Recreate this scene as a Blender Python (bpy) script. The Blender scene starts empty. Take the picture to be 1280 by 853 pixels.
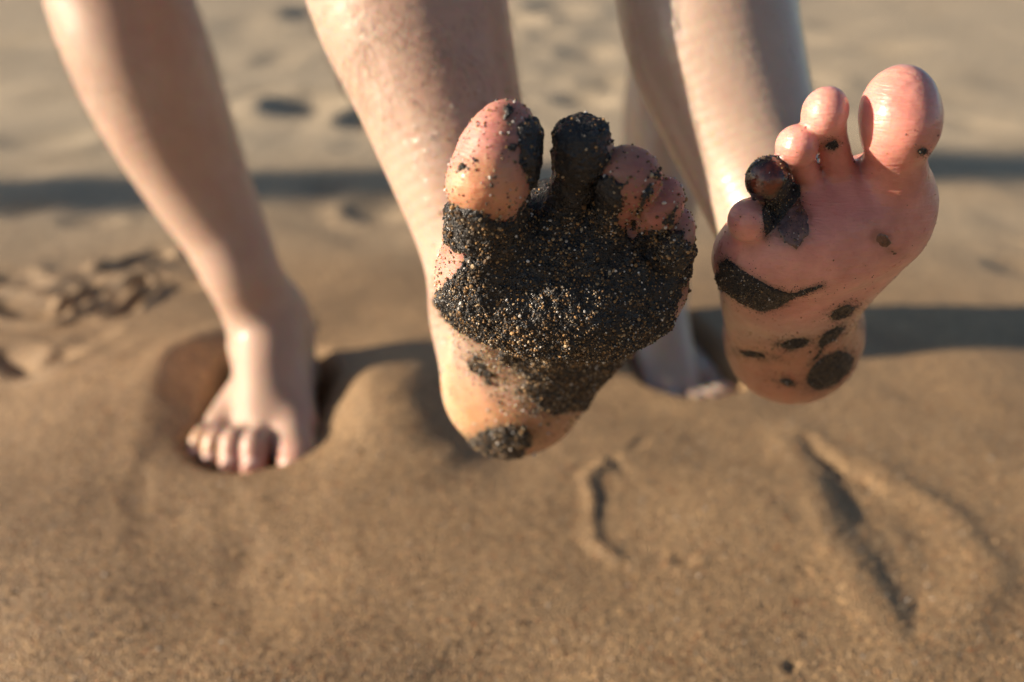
import bpy, math, random
import numpy as np

# ------------------------------------------------------------------ camera, sky, sun, exposure
PITCH = math.radians(24.0)      # camera looks down by this
CAMH = 0.42                     # camera height over the sand, metres
LENS = 35.0
F = LENS / 36.0 * 1280.0        # focal length in photo pixels
SUN_EL = math.radians(15.0)
SUN_AZ = math.radians(6.0)      # sun stands to the left, turned this much towards the camera side

sc = bpy.context.scene
col = sc.collection
cam_d = bpy.data.cameras.new("camera")
cam = bpy.data.objects.new("camera", cam_d)
col.objects.link(cam)
cam.location = (0, 0, CAMH)
cam.rotation_euler = (math.pi / 2 - PITCH, 0, 0)
cam_d.lens = LENS
cam_d.sensor_width = 36.0
cam_d.clip_start = 0.01
cam_d.clip_end = 3000
cam_d.dof.use_dof = True
cam_d.dof.focus_distance = 0.395
cam_d.dof.aperture_fstop = 4.4
sc.camera = cam

world = bpy.data.worlds.new("World")
sc.world = world
world.use_nodes = True
wn = world.node_tree.nodes
wl = world.node_tree.links
wn.clear()
w_out = wn.new("ShaderNodeOutputWorld")
w_bg = wn.new("ShaderNodeBackground")
w_sky = wn.new("ShaderNodeTexSky")
w_sky.sky_type = 'NISHITA'
w_sky.sun_disc = False
w_sky.sun_elevation = SUN_EL
w_sky.sun_rotation = math.radians(270) - SUN_AZ
w_sky.altitude = 0
w_sky.air_density = 0.9
w_sky.dust_density = 0.5
w_bg.inputs[1].default_value = 0.05
wl.new(w_sky.outputs[0], w_bg.inputs[0])
wl.new(w_bg.outputs[0], w_out.inputs[0])

sun_d = bpy.data.lights.new("sun", 'SUN')
sun_d.energy = 5.0
sun_d.angle = math.radians(0.6)
sun_d.color = (1.0, 0.83, 0.64)
sun = bpy.data.objects.new("sun", sun_d)
col.objects.link(sun)
sun_dir = np.array([-math.cos(SUN_EL) * math.cos(SUN_AZ), -math.cos(SUN_EL) * math.sin(SUN_AZ), math.sin(SUN_EL)])
from mathutils import Vector
sun.rotation_euler = Vector(-sun_dir).to_track_quat('-Z', 'Y').to_euler()
sun.location = (-4, 0, 3)

sc.view_settings.view_transform = 'Standard'
sc.view_settings.look = 'None'
sc.view_settings.exposure = 0.95
sc.view_settings.gamma = 1.0
sc.view_settings.use_curve_mapping = False
sc.render.engine = 'CYCLES'
sc.cycles.use_denoising = True
sc.cycles.max_bounces = 8

rng = np.random.default_rng(7)
random.seed(7)

# ------------------------------------------------------------------ frames: "cam space" = X right, Y up, Z depth, metres
cP, sP = math.cos(PITCH), math.sin(PITCH)
def C(px, py, d):
    return np.array([(px - 640.0) * d / F, (426.5 - py) * d / F, d])
def W(x, y, z):                                   # world -> cam space
    dz = z - CAMH
    return np.array([x, y * sP + dz * cP, y * cP - dz * sP])
def to_world(c):
    c = np.asarray(c)
    return np.stack([c[..., 0], c[..., 1] * sP + c[..., 2] * cP, CAMH + c[..., 1] * cP - c[..., 2] * sP], -1)
def to_px(c):
    c = np.asarray(c)
    d = np.maximum(c[..., 2], 1e-3)
    return 640 + c[..., 0] / d * F, 426.5 - c[..., 1] / d * F
def ground_at(px, py, z=0.0):                     # where a pixel's ray meets the sand plane
    v = to_world(C(px, py, 1.0)) - np.array([0, 0, CAMH])
    t = (z - CAMH) / v[2]
    return (v[0] * t, v[1] * t)
def R(px, d):
    return px * d / F

# ------------------------------------------------------------------ noise
def _hash(ix, iy, iz, seed):
    h = (ix * 374761393 + iy * 668265263 + iz * 2147483647 + seed * 1274126177) & 0xFFFFFFFF
    h = ((h ^ (h >> 13)) * 1274126177) & 0xFFFFFFFF
    h = (h ^ (h >> 16)) & 0xFFFFFFFF
    return h.astype(np.float64) / 4294967295.0 * 2 - 1
def noise(p, scale, seed=0):
    q = np.asarray(p) * scale
    i = np.floor(q).astype(np.int64)
    f = q - i
    u = f * f * f * (f * (f * 6 - 15) + 10)
    r = 0
    for a in (0, 1):
        for b in (0, 1):
            for c in (0, 1):
                w = (u[:, 0] if a else 1 - u[:, 0]) * (u[:, 1] if b else 1 - u[:, 1]) * (u[:, 2] if c else 1 - u[:, 2])
                r = r + w * _hash(i[:, 0] + a, i[:, 1] + b, i[:, 2] + c, seed)
    return r
def fbm(p, scale, seed=0, octs=3):
    r, a = 0, 1.0
    for k in range(octs):
        r = r + a * noise(p, scale * 2 ** k, seed + k * 17)
        a *= 0.5
    return r
def sstep(a, b, x):
    t = np.clip((x - a) / (b - a), 0, 1)
    return t * t * (3 - 2 * t)

# ------------------------------------------------------------------ implicit shapes
def smin(a, b, k):
    h = np.maximum(k - np.abs(a - b), 0) / k
    return np.minimum(a, b) - h * h * k * 0.25
def seg(p, a, b, ra, rb):
    a = a.astype(np.float32); b = b.astype(np.float32); ra = np.float32(ra); rb = np.float32(rb)
    ab = b - a
    q = p - a
    t = np.clip((q @ ab) / np.float32(max(ab @ ab, 1e-12)), 0, 1)
    q = q - t[:, None] * ab
    return np.sqrt(np.einsum('ij,ij->i', q, q)) - (ra + t * (rb - ra))
def ell(p, c, r, ax=None):
    q = p - np.asarray(c, np.float32)
    if ax is not None:
        q = q @ np.asarray(ax, np.float32).T
    r = np.asarray(r, np.float32)
    q = q / r
    k0 = np.sqrt(np.einsum('ij,ij->i', q, q))
    q = q / r
    k1 = np.sqrt(np.einsum('ij,ij->i', q, q)) + np.float32(1e-9)
    return k0 * (k0 - 1) / k1
def roll(deg):                                    # axes turned in the image plane, clockwise
    t = math.radians(deg)
    c, s = math.cos(t), math.sin(t)
    return np.array([[c, -s, 0], [s, c, 0], [0, 0, 1.0]])
def spline(st, n=6):
    st = np.array(st, float)
    P = np.vstack([2 * st[0] - st[1], st, 2 * st[-1] - st[-2]])
    out = []
    for i in range(1, len(P) - 2):
        for k in range(n):
            t = k / n
            a, b, c, d = P[i - 1], P[i], P[i + 1], P[i + 2]
            out.append(0.5 * (2 * b + (c - a) * t + (2 * a - 5 * b + 4 * c - d) * t * t + (3 * b - a - 3 * c + d) * t ** 3))
    out.append(st[-1])
    return np.array(out)
def chain(p, st):                                 # st: rows x, y, z, r
    r = None
    for a, b in zip(st[:-1], st[1:]):
        s = seg(p, a[:3], b[:3], a[3], b[3])
        r = s if r is None else np.minimum(r, s)
    return r
def S4(c, r):
    return np.array([c[0], c[1], c[2], r])

def surface(f, lo, hi, h):
    """mesh the zero set of f inside a box (surface nets on the cells near the surface)"""
    lo, hi = np.array(lo, float), np.array(hi, float)
    k = 5
    H = h * k
    n = np.ceil((hi - lo) / H).astype(int)
    g = [lo[a] + (np.arange(n[a]) + 0.5) * H for a in range(3)]
    Pc = np.stack(np.meshgrid(*g, indexing='ij'), -1).reshape(-1, 3)
    fc = f(Pc.astype(np.float32)).reshape(n)
    act = np.argwhere(np.abs(fc) < H * 1.35)
    N = n * k
    val = np.repeat(np.repeat(np.repeat(np.where(fc > 0, 1.0, -1.0).astype(np.float32), k, 0), k, 1), k, 2)
    loc = np.stack(np.meshgrid(*[np.arange(k)] * 3, indexing='ij'), -1).reshape(-1, 3)
    idx = (act[:, None, :] * k + loc[None]).reshape(-1, 3)
    for s in range(0, len(idx), 400000):
        q = idx[s:s + 400000]
        val[q[:, 0], q[:, 1], q[:, 2]] = f((lo + (q + 0.5) * h).astype(np.float32))
    neg = val < 0
    c0 = np.zeros(N - 1, np.int8)
    for a in (0, 1):
        for b in (0, 1):
            for c in (0, 1):
                c0 += neg[a:N[0] - 1 + a, b:N[1] - 1 + b, c:N[2] - 1 + c]
    cells = np.argwhere((c0 > 0) & (c0 < 8))
    vid = -np.ones(N - 1, np.int64)
    vid[cells[:, 0], cells[:, 1], cells[:, 2]] = np.arange(len(cells))
    acc = np.zeros((len(cells), 3)); cnt = np.zeros(len(cells))
    cor = [(a, b, c) for a in (0, 1) for b in (0, 1) for c in (0, 1)]
    for A in cor:
        for ax in range(3):
            if A[ax]:
                continue
            B = list(A); B[ax] = 1
            va = val[cells[:, 0] + A[0], cells[:, 1] + A[1], cells[:, 2] + A[2]].astype(float)
            vb = val[cells[:, 0] + B[0], cells[:, 1] + B[1], cells[:, 2] + B[2]].astype(float)
            m = (va < 0) != (vb < 0)
            t = np.where(m, va / np.where(m, va - vb, 1), 0)
            pt = np.array(A, float)[None] + 0 * acc
            pt[:, ax] = t
            acc += np.where(m[:, None], pt, 0); cnt += m
    V = lo + (cells + acc / cnt[:, None] + 0.5) * h
    quads = []
    for ax in range(3):
        u, w = (ax + 1) % 3, (ax + 2) % 3
        sl0 = [slice(None)] * 3; sl1 = [slice(None)] * 3
        sl0[ax] = slice(0, N[ax] - 1); sl1[ax] = slice(1, N[ax])
        cr = neg[tuple(sl0)] != neg[tuple(sl1)]
        e = np.argwhere(cr)
        e = e[(e[:, u] > 0) & (e[:, w] > 0) & (e[:, u] < N[u] - 1) & (e[:, w] < N[w] - 1)]
        fl = neg[e[:, 0], e[:, 1], e[:, 2]]
        q = []
        for du, dw in ((-1, -1), (0, -1), (0, 0), (-1, 0)):
            x = e.copy(); x[:, u] += du; x[:, w] += dw
            q.append(vid[x[:, 0], x[:, 1], x[:, 2]])
        q = np.stack(q, 1)
        q[~fl] = q[~fl][:, ::-1]
        quads.append(q)
    Q = np.vstack(quads)
    Q = Q[(Q >= 0).all(1)]
    return V, Q

def mesh_obj(name, V, Q, mats, parent=None, smooth=True, attrs=None):
    me = bpy.data.meshes.new(name)
    V = np.ascontiguousarray(V, np.float32); Q = np.ascontiguousarray(Q, np.int32)
    k = Q.shape[1]
    me.vertices.add(len(V)); me.vertices.foreach_set("co", V.ravel())
    me.loops.add(Q.size); me.loops.foreach_set("vertex_index", Q.ravel())
    me.polygons.add(len(Q))
    me.polygons.foreach_set("loop_start", np.arange(len(Q), dtype=np.int32) * k)
    me.polygons.foreach_set("loop_total", np.full(len(Q), k, np.int32))
    me.polygons.foreach_set("use_smooth", np.full(len(Q), smooth))
    me.update(calc_edges=True)
    for an, (kind, data) in (attrs or {}).items():
        a = me.attributes.new(an, kind, 'POINT')
        if kind == 'FLOAT':
            a.data.foreach_set("value", np.ascontiguousarray(data, np.float32))
        else:
            a.data.foreach_set("color", np.ascontiguousarray(data, np.float32).ravel())
    for m in (mats if isinstance(mats, list) else [mats]):
        me.materials.append(m)
    o = bpy.data.objects.new(name, me)
    col.objects.link(o)
    if parent is not None:
        o.parent = parent
    return o

def join_parts(parts):
    V, Q, n = [], [], 0
    for v, q in parts:
        V.append(v); Q.append(q + n); n += len(v)
    return np.vstack(V), np.vstack(Q)

def tag(o, label=None, cat=None, group=None, kind=None):
    if label: o["label"] = label
    if cat: o["category"] = cat
    if group: o["group"] = group
    if kind: o["kind"] = kind
    return o

# ------------------------------------------------------------------ materials
class NT:
    def __init__(self, name):
        self.m = bpy.data.materials.new(name)
        self.m.use_nodes = True
        self.n = self.m.node_tree.nodes; self.l = self.m.node_tree.links
        self.b = self.n["Principled BSDF"]
    def new(self, t, **kw):
        nd = self.n.new("ShaderNode" + t)
        for k, v in kw.items():
            setattr(nd, k, v)
        return nd
    def link(self, a, b):
        self.l.new(a, b)
    def coord(self):
        if not hasattr(self, "_tc"):
            self._tc = self.new("TexCoord")
        return self._tc.outputs["Object"]
    def noise(self, scale, detail=3, rough=0.5):
        t = self.new("TexNoise"); t.inputs["Scale"].default_value = scale
        t.inputs["Detail"].default_value = detail; t.inputs["Roughness"].default_value = rough
        self.link(self.coord(), t.inputs["Vector"])
        return t.outputs["Fac"]
    def ramp(self, fac, stops):
        r = self.new("ValToRGB"); e = r.color_ramp.elements
        while len(e) < len(stops): e.new(0.5)
        for x, (p, c) in zip(e, stops):
            x.position = p
            x.color = (c, c, c, 1) if isinstance(c, (int, float)) else tuple(c) + (1,)
        self.link(fac, r.inputs[0])
        return r.outputs[0]
    def mix(self, fac, a, b, mode='MIX'):
        m = self.new("Mix", data_type='RGBA', blend_type=mode)
        for s, v in ((m.inputs["Factor"], fac), (m.inputs["A"], a), (m.inputs["B"], b)):
            if isinstance(v, (int, float)): s.default_value = v
            elif isinstance(v, tuple): s.default_value = v + (1,) if len(v) == 3 else v
            else: self.link(v, s)
        for x in m.inputs:                                   # colour sockets share their names with float ones
            pass
        return m.outputs["Result"]
    def math(self, op, a, b=0.0):
        m = self.new("Math", operation=op)
        for s, v in zip(m.inputs, (a, b)):
            if isinstance(v, (int, float)): s.default_value = v
            else: self.link(v, s)
        return m.outputs[0]
    def attr(self, name, out="Color"):
        a = self.new("Attribute", attribute_name=name)
        return a.outputs[out]
    def bump(self, h, dist, strength=1.0, prev=None):
        b = self.new("Bump"); b.inputs["Distance"].default_value = dist; b.inputs["Strength"].default_value = strength
        self.link(h, b.inputs["Height"])
        if prev is not None: self.link(prev, b.inputs["Normal"])
        return b.outputs[0]

def cmix(nt, fac, a, b, mode='MIX'):
    m = nt.new("MixRGB", blend_type=mode)
    for s, v in zip(m.inputs, (fac, a, b)):
        if isinstance(v, (int, float)): s.default_value = v if s.type == 'VALUE' else (v, v, v, 1)
        elif isinstance(v, tuple): s.default_value = v + (1,) if len(v) == 3 else v
        else: nt.link(v, s)
    return m.outputs[0]

def skin_material(name, rough, wet):
    t = NT(name)
    base = t.attr("skin_tint")
    mott = t.ramp(t.noise(70, 4, 0.6), [(0.3, (0.80, 0.72, 0.70)), (0.7, (1.12, 1.10, 1.08))])
    sole = t.attr('sole', 'Fac')
    c = cmix(t, t.math('ADD', 0.22, t.math('MULTIPLY', sole, 0.65)), base, mott, 'MULTIPLY')
    blot = t.ramp(t.noise(26, 3, 0.55), [(0.35, (0.90, 0.74, 0.70)), (0.65, (1.12, 1.22, 1.22))])
    c = cmix(t, t.math('MULTIPLY', sole, 0.6), c, blot, 'MULTIPLY')
    spots = t.ramp(t.noise(420, 2, 0.5), [(0.62, 0.0), (0.72, 1.0)])
    c = cmix(t, t.math('MULTIPLY', spots, 0.18), c, (0.45, 0.16, 0.12))
    t.link(c, t.b.inputs["Base Color"])
    t.b.inputs["Subsurface Weight"].default_value = 0.65
    t.b.inputs["Subsurface Radius"].default_value = (1.0, 0.32, 0.16)
    t.b.inputs["Subsurface Scale"].default_value = 0.0055
    t.b.inputs["Subsurface Anisotropy"].default_value = 0.7
    rr = t.ramp(t.noise(160, 3), [(0.3, max(rough - 0.12, 0.05)), (0.7, rough + 0.12)])
    t.link(rr, t.b.inputs["Roughness"])
    t.b.inputs["Coat Weight"].default_value = wet
    t.b.inputs["Coat Roughness"].default_value = 0.16
    wr = t.new("TexNoise"); wr.inputs["Scale"].default_value = 120; wr.inputs["Detail"].default_value = 5; wr.inputs["Distortion"].default_value = 1.2
    wm = t.new("Mapping"); wm.inputs["Scale"].default_value = (0.8, 0.8, 4.5)
    t.link(t.coord(), wm.inputs[0]); t.link(wm.outputs[0], wr.inputs["Vector"])
    hgt = t.math('MULTIPLY', t.math('MULTIPLY', sole, 1.0), wr.outputs["Fac"])
    n0 = t.bump(hgt, 0.0011, 0.5)
    n1 = t.bump(t.noise(260, 3), 0.0006, 0.5, n0)
    v = t.new("TexVoronoi", feature='DISTANCE_TO_EDGE'); v.inputs["Scale"].default_value = 900
    t.link(t.coord(), v.inputs["Vector"])
    n2 = t.bump(v.outputs["Distance"], 0.00012, 0.35, n1)
    t.link(n2, t.b.inputs["Normal"])
    return t.m

M = {}
M["skin_a"] = skin_material("skin_pale_pink", 0.50, 0.10)
M["skin_b"] = skin_material("skin_smooth_pale", 0.38, 0.5)

t = NT("black_wet_sand")
c = t.ramp(t.noise(900, 3, 0.7), [(0.35, (0.012, 0.013, 0.016)), (0.6, (0.028, 0.027, 0.027)), (0.78, (0.085, 0.065, 0.045))])
t.link(c, t.b.inputs["Base Color"])
t.link(t.ramp(t.noise(90, 2), [(0.4, 0.18), (0.6, 0.55)]), t.b.inputs["Roughness"])
v = t.new("TexVoronoi"); v.inputs["Scale"].default_value = 1300
t.link(t.coord(), v.inputs["Vector"])
t.link(t.bump(t.noise(700, 3, 0.7), 0.0006, 0.8, t.bump(v.outputs["Distance"], 0.0005, 0.7)), t.b.inputs["Normal"])
M["mud"] = t.m

t = NT("brown_tar_film")
c = cmix(t, 0.8, t.attr("tar_tint"), t.ramp(t.noise(300, 4, 0.6), [(0.38, 0.35), (0.68, 1.5)]), 'MULTIPLY')
t.link(c, t.b.inputs["Base Color"])
t.b.inputs["Roughness"].default_value = 0.20
t.b.inputs["Specular IOR Level"].default_value = 0.5
t.b.inputs["Coat Weight"].default_value = 0.6
t.b.inputs["Coat Roughness"].default_value = 0.08
t.b.inputs["Subsurface Weight"].default_value = 0.2
t.b.inputs["Subsurface Radius"].default_value = (1, .3, .1)
t.b.inputs["Subsurface Scale"].default_value = 0.002
t.link(t.bump(t.noise(800, 3, 0.6), 0.0003, 0.6), t.b.inputs["Normal"])
M["tar"] = t.m

t = NT("sand_grain")
t.link(t.attr("grain_tint"), t.b.inputs["Base Color"])
t.b.inputs["Roughness"].default_value = 0.55
t.b.inputs["Specular IOR Level"].default_value = 0.4
M["grain"] = t.m

t = NT("clear_water")
tr = t.new("BsdfTransparent"); gl = t.new("BsdfGlossy"); gl.inputs["Roughness"].default_value = 0.10
fr = t.new("Fresnel"); fr.inputs["IOR"].default_value = 1.5
ms = t.new("MixShader")
geo = t.new('NewGeometry')
t.link(t.math('MULTIPLY', fr.outputs[0], t.math('SUBTRACT', 1.0, geo.outputs['Backfacing'])), ms.inputs[0]); t.link(tr.outputs[0], ms.inputs[1]); t.link(gl.outputs[0], ms.inputs[2])
t.link(ms.outputs[0], t.n["Material Output"].inputs["Surface"])
M["water"] = t.m

t = NT("body_hair")
t.b.inputs["Base Color"].default_value = (0.06, 0.032, 0.02, 1)
t.b.inputs["Roughness"].default_value = 0.5
M["hair"] = t.m

t = NT("toenail")
t.link(t.ramp(t.noise(300, 2), [(0.3, (0.66, 0.42, 0.36)), (0.7, (0.74, 0.52, 0.45))]), t.b.inputs["Base Color"])
t.b.inputs["Roughness"].default_value = 0.3
M["nail"] = t.m

def cloth(name, colr):
    t = NT(name)
    t.link(t.ramp(t.noise(35, 4), [(0.3, tuple(x * 0.8 for x in colr)), (0.7, colr)]), t.b.inputs["Base Color"])
    t.b.inputs["Roughness"].default_value = 0.9
    t.link(t.bump(t.noise(900, 2), 0.0008, 0.5), t.b.inputs["Normal"])
    return t.m
M["navy"] = cloth("navy_cloth", (0.03, 0.045, 0.09))
M["white"] = cloth("white_cloth", (0.62, 0.60, 0.56))
M["grey"] = cloth("grey_cloth", (0.20, 0.21, 0.22))
M["olive"] = cloth("olive_cloth", (0.16, 0.15, 0.09))

# sand of the beach
t = NT("beach_sand")
big = t.noise(1.7, 4, 0.55)
wetf = t.attr("wetness", "Fac")
vor = t.new("TexVoronoi"); vor.inputs["Scale"].default_value = 560
t.link(t.coord(), vor.inputs["Vector"])
sepc = t.new("SeparateColor"); t.link(vor.outputs["Color"], sepc.inputs[0])
dry = t.ramp(t.noise(9, 5, 0.6), [(0.3, (0.50, 0.425, 0.305)), (0.7, (0.59, 0.505, 0.37))])
wet = t.ramp(t.noise(7, 5, 0.6), [(0.3, (0.305, 0.205, 0.110)), (0.7, (0.385, 0.262, 0.142))])
c = cmix(t, wetf, dry, wet)
gr = t.ramp(sepc.outputs[0], [(0.0, (0.32, 0.30, 0.29)), (0.25, (0.76, 0.73, 0.71)), (0.7, (1.08, 1.05, 1.03)), (0.9, (1.32, 1.27, 1.2)), (1.0, (2.2, 2.05, 1.8))])
c = cmix(t, 0.85, c, gr, 'MULTIPLY')
rust = t.ramp(sepc.outputs[1], [(0.955, 0.0), (0.965, 1.0)])
c = cmix(t, t.math('MULTIPLY', rust, 0.6), c, (0.30, 0.10, 0.03))
t.link(c, t.b.inputs["Base Color"])
glint = t.ramp(sepc.outputs[2], [(0.965, 0.0), (0.975, 1.0)])
rg = t.math('SUBTRACT', 0.70, t.math('MULTIPLY', wetf, 0.20))
t.link(t.math('SUBTRACT', rg, t.math('MULTIPLY', glint, 0.45)), t.b.inputs["Roughness"])
t.b.inputs["Specular IOR Level"].default_value = 0.45
b1 = t.bump(t.noise(420, 4, 0.7), 0.0014, 0.40)
b2 = t.bump(vor.outputs["Distance"], 0.0015, 1.0, b1)
t.link(b2, t.b.inputs["Normal"])
M["sand"] = t.m

# ------------------------------------------------------------------ the beach
def poly_dist(P, pts):
    d = np.full(len(P), 1e9)
    for a, b in zip(pts[:-1], pts[1:]):
        a = np.array(a); b = np.array(b); ab = b - a
        tt = np.clip(((P - a) @ ab) / max(ab @ ab, 1e-12), 0, 1)
        d = np.minimum(d, np.linalg.norm(P - a - tt[:, None] * ab, axis=1))
    return d
def in_poly(px, py, poly):
    """signed distance in px to a closed polygon, negative inside"""
    d = np.full(px.shape, 1e9); ins = np.zeros(px.shape, bool)
    n = len(poly)
    for i in range(n):
        x0, y0 = poly[i]; x1, y1 = poly[(i + 1) % n]
        ex, ey = x1 - x0, y1 - y0
        t = np.clip(((px - x0) * ex + (py - y0) * ey) / max(ex * ex + ey * ey, 1e-9), 0, 1)
        d = np.minimum(d, np.hypot(px - x0 - t * ex, py - y0 - t * ey))
        c = ((y0 <= py) != (y1 <= py)) & (px < x0 + (py - y0) / (ey if abs(ey) > 1e-9 else 1e-9) * ex)
        ins ^= c
    return np.where(ins, -d, d)

def G(*pxs):
    return [ground_at(*p) for p in pxs]

A_HEEL, A_TOE = np.array([-0.2310, 0.902]), np.array([-0.2190, 0.705])
B_HEEL, B_TOE = np.array([0.142, 1.030]), np.array([0.184, 0.830])
A_Z, B_Z = -0.042, -0.046            # the heels are sunk in, the first person's toes less so

GROOVES = [   # pixels of the track, half-width m, depth m, rim
    (G((1012, 545), (1045, 590), (1090, 612)), 0.006, 0.0022, 0.3),
    (G((930, 600), (985, 640), (1020, 665)), 0.007, 0.0010, 0.2),
    (G((762, 582), (742, 602), (736, 642), (747, 674), (776, 694), (799, 699)), 0.0062, -0.0033, 0.0),
    (G((800, 560), (812, 550)), 0.005, 0.0022, 0.3),
    (G((775, 575), (790, 590)), 0.005, 0.0020, 0.3),
    (G((852, 695), (856, 697)), 0.005, 0.0030, 0.3),
    (G((1003, 720), (1007, 720)), 0.0035, 0.0036, 0.2),
    (G((1016, 720), (1018, 721)), 0.0032, -0.0034, 0.0),
    (G((285, 620), (305, 690), (325, 780)), 0.010, 0.0014, 0.2),
    (G((190, 560), (175, 620)), 0.012, 0.0012, 0.2),
    (G((155, 615), (150, 680)), 0.008, -0.0012, 0.0),
    (G((560, 575), (520, 610), (430, 620)), 0.014, -0.002, 0.0),
    (G((995, 838), (1000, 836)), 0.004, 0.0025, 0.3),
    (G((1020, 560), (1035, 600)), 0.008, -0.0022, 0.0),
    # tread marks far left
    (G((0, 352), (60, 356), (120, 350), (180, 352), (240, 352)), 0.018, 0.013, 0.5),
    (G((95, 385), (140, 355)), 0.011, 0.012, 0.6),
    (G((120, 390), (165, 352)), 0.010, 0.012, 0.6),
    (G((148, 395), (190, 360)), 0.010, 0.010, 0.6),
    (G((10, 385), (70, 390)), 0.016, 0.012, 0.6),
    (G((150, 335), (195, 318)), 0.014, 0.011, 0.5),
    (G((10, 448), (40, 468), (75, 462)), 0.014, 0.011, 0.5),
    (G((95, 445), (115, 430)), 0.014, 0.005, 0.3),
    (G((60, 500), (75, 480), (130, 470), (170, 460)), 0.02, -0.004, 0.0),
]
PITS = [      # pixel, rx, ry (m), depth: old footprints further up the beach
    (385, 132, 0.085, 0.10, 0.045), (455, 152, 0.05, 0.06, 0.02), (40, 180, 0.10, 0.07, 0.03), (10, 55, 0.09, 0.2, 0.06),
    (345, 72, 0.06, 0.10, 0.02), (700, 12, 0.12, 0.25, 0.05), (640, 25, 0.10, 0.2, 0.04), (480, 265, 0.045, 0.05, 0.016),
    (415, 238, 0.05, 0.035, 0.014), (1110, 62, 0.08, 0.13, 0.03), (1240, 42, 0.10, 0.2, 0.04), (1190, 120, 0.06, 0.07, 0.018),
    (1050, 30, 0.10, 0.2, 0.03), (740, 70, 0.08, 0.13, 0.03), (730, 128, 0.06, 0.07, 0.025), (300, 30, 0.09, 0.2, 0.03),
    (1010, 100, 0.06, 0.08, 0.03), (120, 275, 0.03, 0.03, 0.008), (960, 55, 0.08, 0.12, 0.02), (600, 60, 0.1, 0.1, 0.02),
    (520, 40, 0.07, 0.12, 0.03), (330, 120, 0.06, 0.06, 0.02), (60, 120, 0.08, 0.08, 0.025), (90, 20, 0.09, 0.2, 0.04), (560, 100, 0.05, 0.07, 0.02),
    (1150, 10, 0.1, 0.25, 0.05), (1080, 140, 0.05, 0.05, 0.014), (1225, 165, 0.05, 0.06, 0.014), (690, 45, 0.07, 0.1, 0.025), (760, 110, 0.06, 0.06, 0.018),
    (1255, 90, 0.06, 0.08, 0.02), (380, 20, 0.08, 0.2, 0.04), (30, 265, 0.04, 0.04, 0.012), (1270, 330, 0.03, 0.03, 0.007),
]
def sand_height(P):
    P3 = np.column_stack([P, np.zeros(len(P))])
    far = np.hypot(P[:, 0], P[:, 1])
    z = 0.0045 * noise(P3, 5.2, 3) + 0.0035 * noise(P3, 11, 4) + 0.0005 * noise(P3, 30, 5)
    z += np.where(far < 3, 1, 0) * (0.00016 * noise(P3, 85, 6) + 0.00018 * noise(P3, 210, 8))
    z += sstep(1.2, 2.2, P[:, 1]) * (0.010 * noise(P3, 5.5, 9) + 0.012 * noise(P3, 2.1, 10))
    z += 0.05 * sstep(4, 30, far) * noise(P3, 0.35, 12) + 0.25 * sstep(20, 120, far) * noise(P3, 0.05, 13)
    wob = P + 0.006 * np.column_stack([noise(P3, 22, 21), noise(P3, 22, 22)])
    for pts, w, dep, rim in GROOVES:
        pts = [np.array(q) for q in pts]
        lo = np.min(pts, 0) - 4 * w - 0.01; hi = np.max(pts, 0) + 4 * w + 0.01
        m = np.where(((P > lo) & (P < hi)).all(1))[0]
        if not len(m): continue
        d = poly_dist(wob[m], pts)
        ends = np.minimum(np.linalg.norm(P[m] - pts[0], axis=1), np.linalg.norm(P[m] - pts[-1], axis=1))
        fade = (0.75 + 0.25 * sstep(0, 5 * w, ends)) * (0.8 + 0.45 * noise(P3[m], 45, 51))
        z[m] += fade * -dep * np.exp(-(d / w) ** 2) + fade * rim * abs(dep) * np.exp(-((d - 2.0 * w) / (0.8 * w)) ** 2)
    for px, py, rx, ry, dep in PITS:
        cx, cy = ground_at(px, py)
        m = np.where(np.hypot((P[:, 0] - cx) / rx, (P[:, 1] - cy) / ry) < 3)[0]
        if not len(m): continue
        q = wob[m] + 0.01 * np.column_stack([noise(P3[m], 12, 31), noise(P3[m], 12, 32)])
        d = np.hypot((q[:, 0] - cx) / rx, (q[:, 1] - cy) / ry)
        z[m] += -0.6 * dep * np.exp(-d ** 2 * 1.6) + 0.22 * dep * np.exp(-((d - 1.5) / 0.45) ** 2)
    # swelling of sand beside the first person's planted foot
    mx, my = ground_at(492, 512)
    d = np.hypot((wob[:, 0] - mx) / 0.072, (wob[:, 1] - my) / 0.100)
    z += 0.029 * np.exp(-d ** 2 * 1.1)
    mx, my = ground_at(170, 470)
    d = np.hypot((wob[:, 0] - mx) / 0.09, (wob[:, 1] - my) / 0.10)
    z += 0.016 * np.exp(-d ** 2)
    # hollow pressed by the planted foot of the first person, with its raised rims
    for heel, toe, fz, wl_, k in ((A_HEEL, A_TOE, A_Z, 0.041, 1.3), (B_HEEL, B_TOE, B_Z, 0.036, 1.9)):
        d = poly_dist(wob, [heel * 0.88 + toe * 0.12, heel * 0.20 + toe * 0.80])
        z = z * sstep(0.035, 0.105, d)
        lt = np.clip((P - heel) @ (toe - heel) / ((toe - heel) @ (toe - heel)), 0, 1)
        z += (fz - 0.004 + (0.020 if k == 1.3 else 0.0) * lt) * (1 - sstep(wl_ - 0.010, wl_ + 0.022, d))
        z += 0.007 * k * np.exp(-((d - wl_ - 0.045) / 0.03) ** 2) * sstep(0.03, -0.02, P[:, 0] - heel[0]) * sstep(0.02, 0.12, (P - toe) @ ((heel - toe) / np.linalg.norm(heel - toe)))
    # old shallow footprint filled by water
    fp = G((996, 545), (1030, 560), (1095, 600), (1185, 655), (1225, 715), (1195, 780), (1146, 798), (1104, 748), (1068, 692), (1036, 642))
    m = np.where((np.abs(P[:, 0] - .30) < .35) & (np.abs(P[:, 1] - .65) < .35))[0]
    d = in_poly(wob[m, 0], wob[m, 1], fp)
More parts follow.
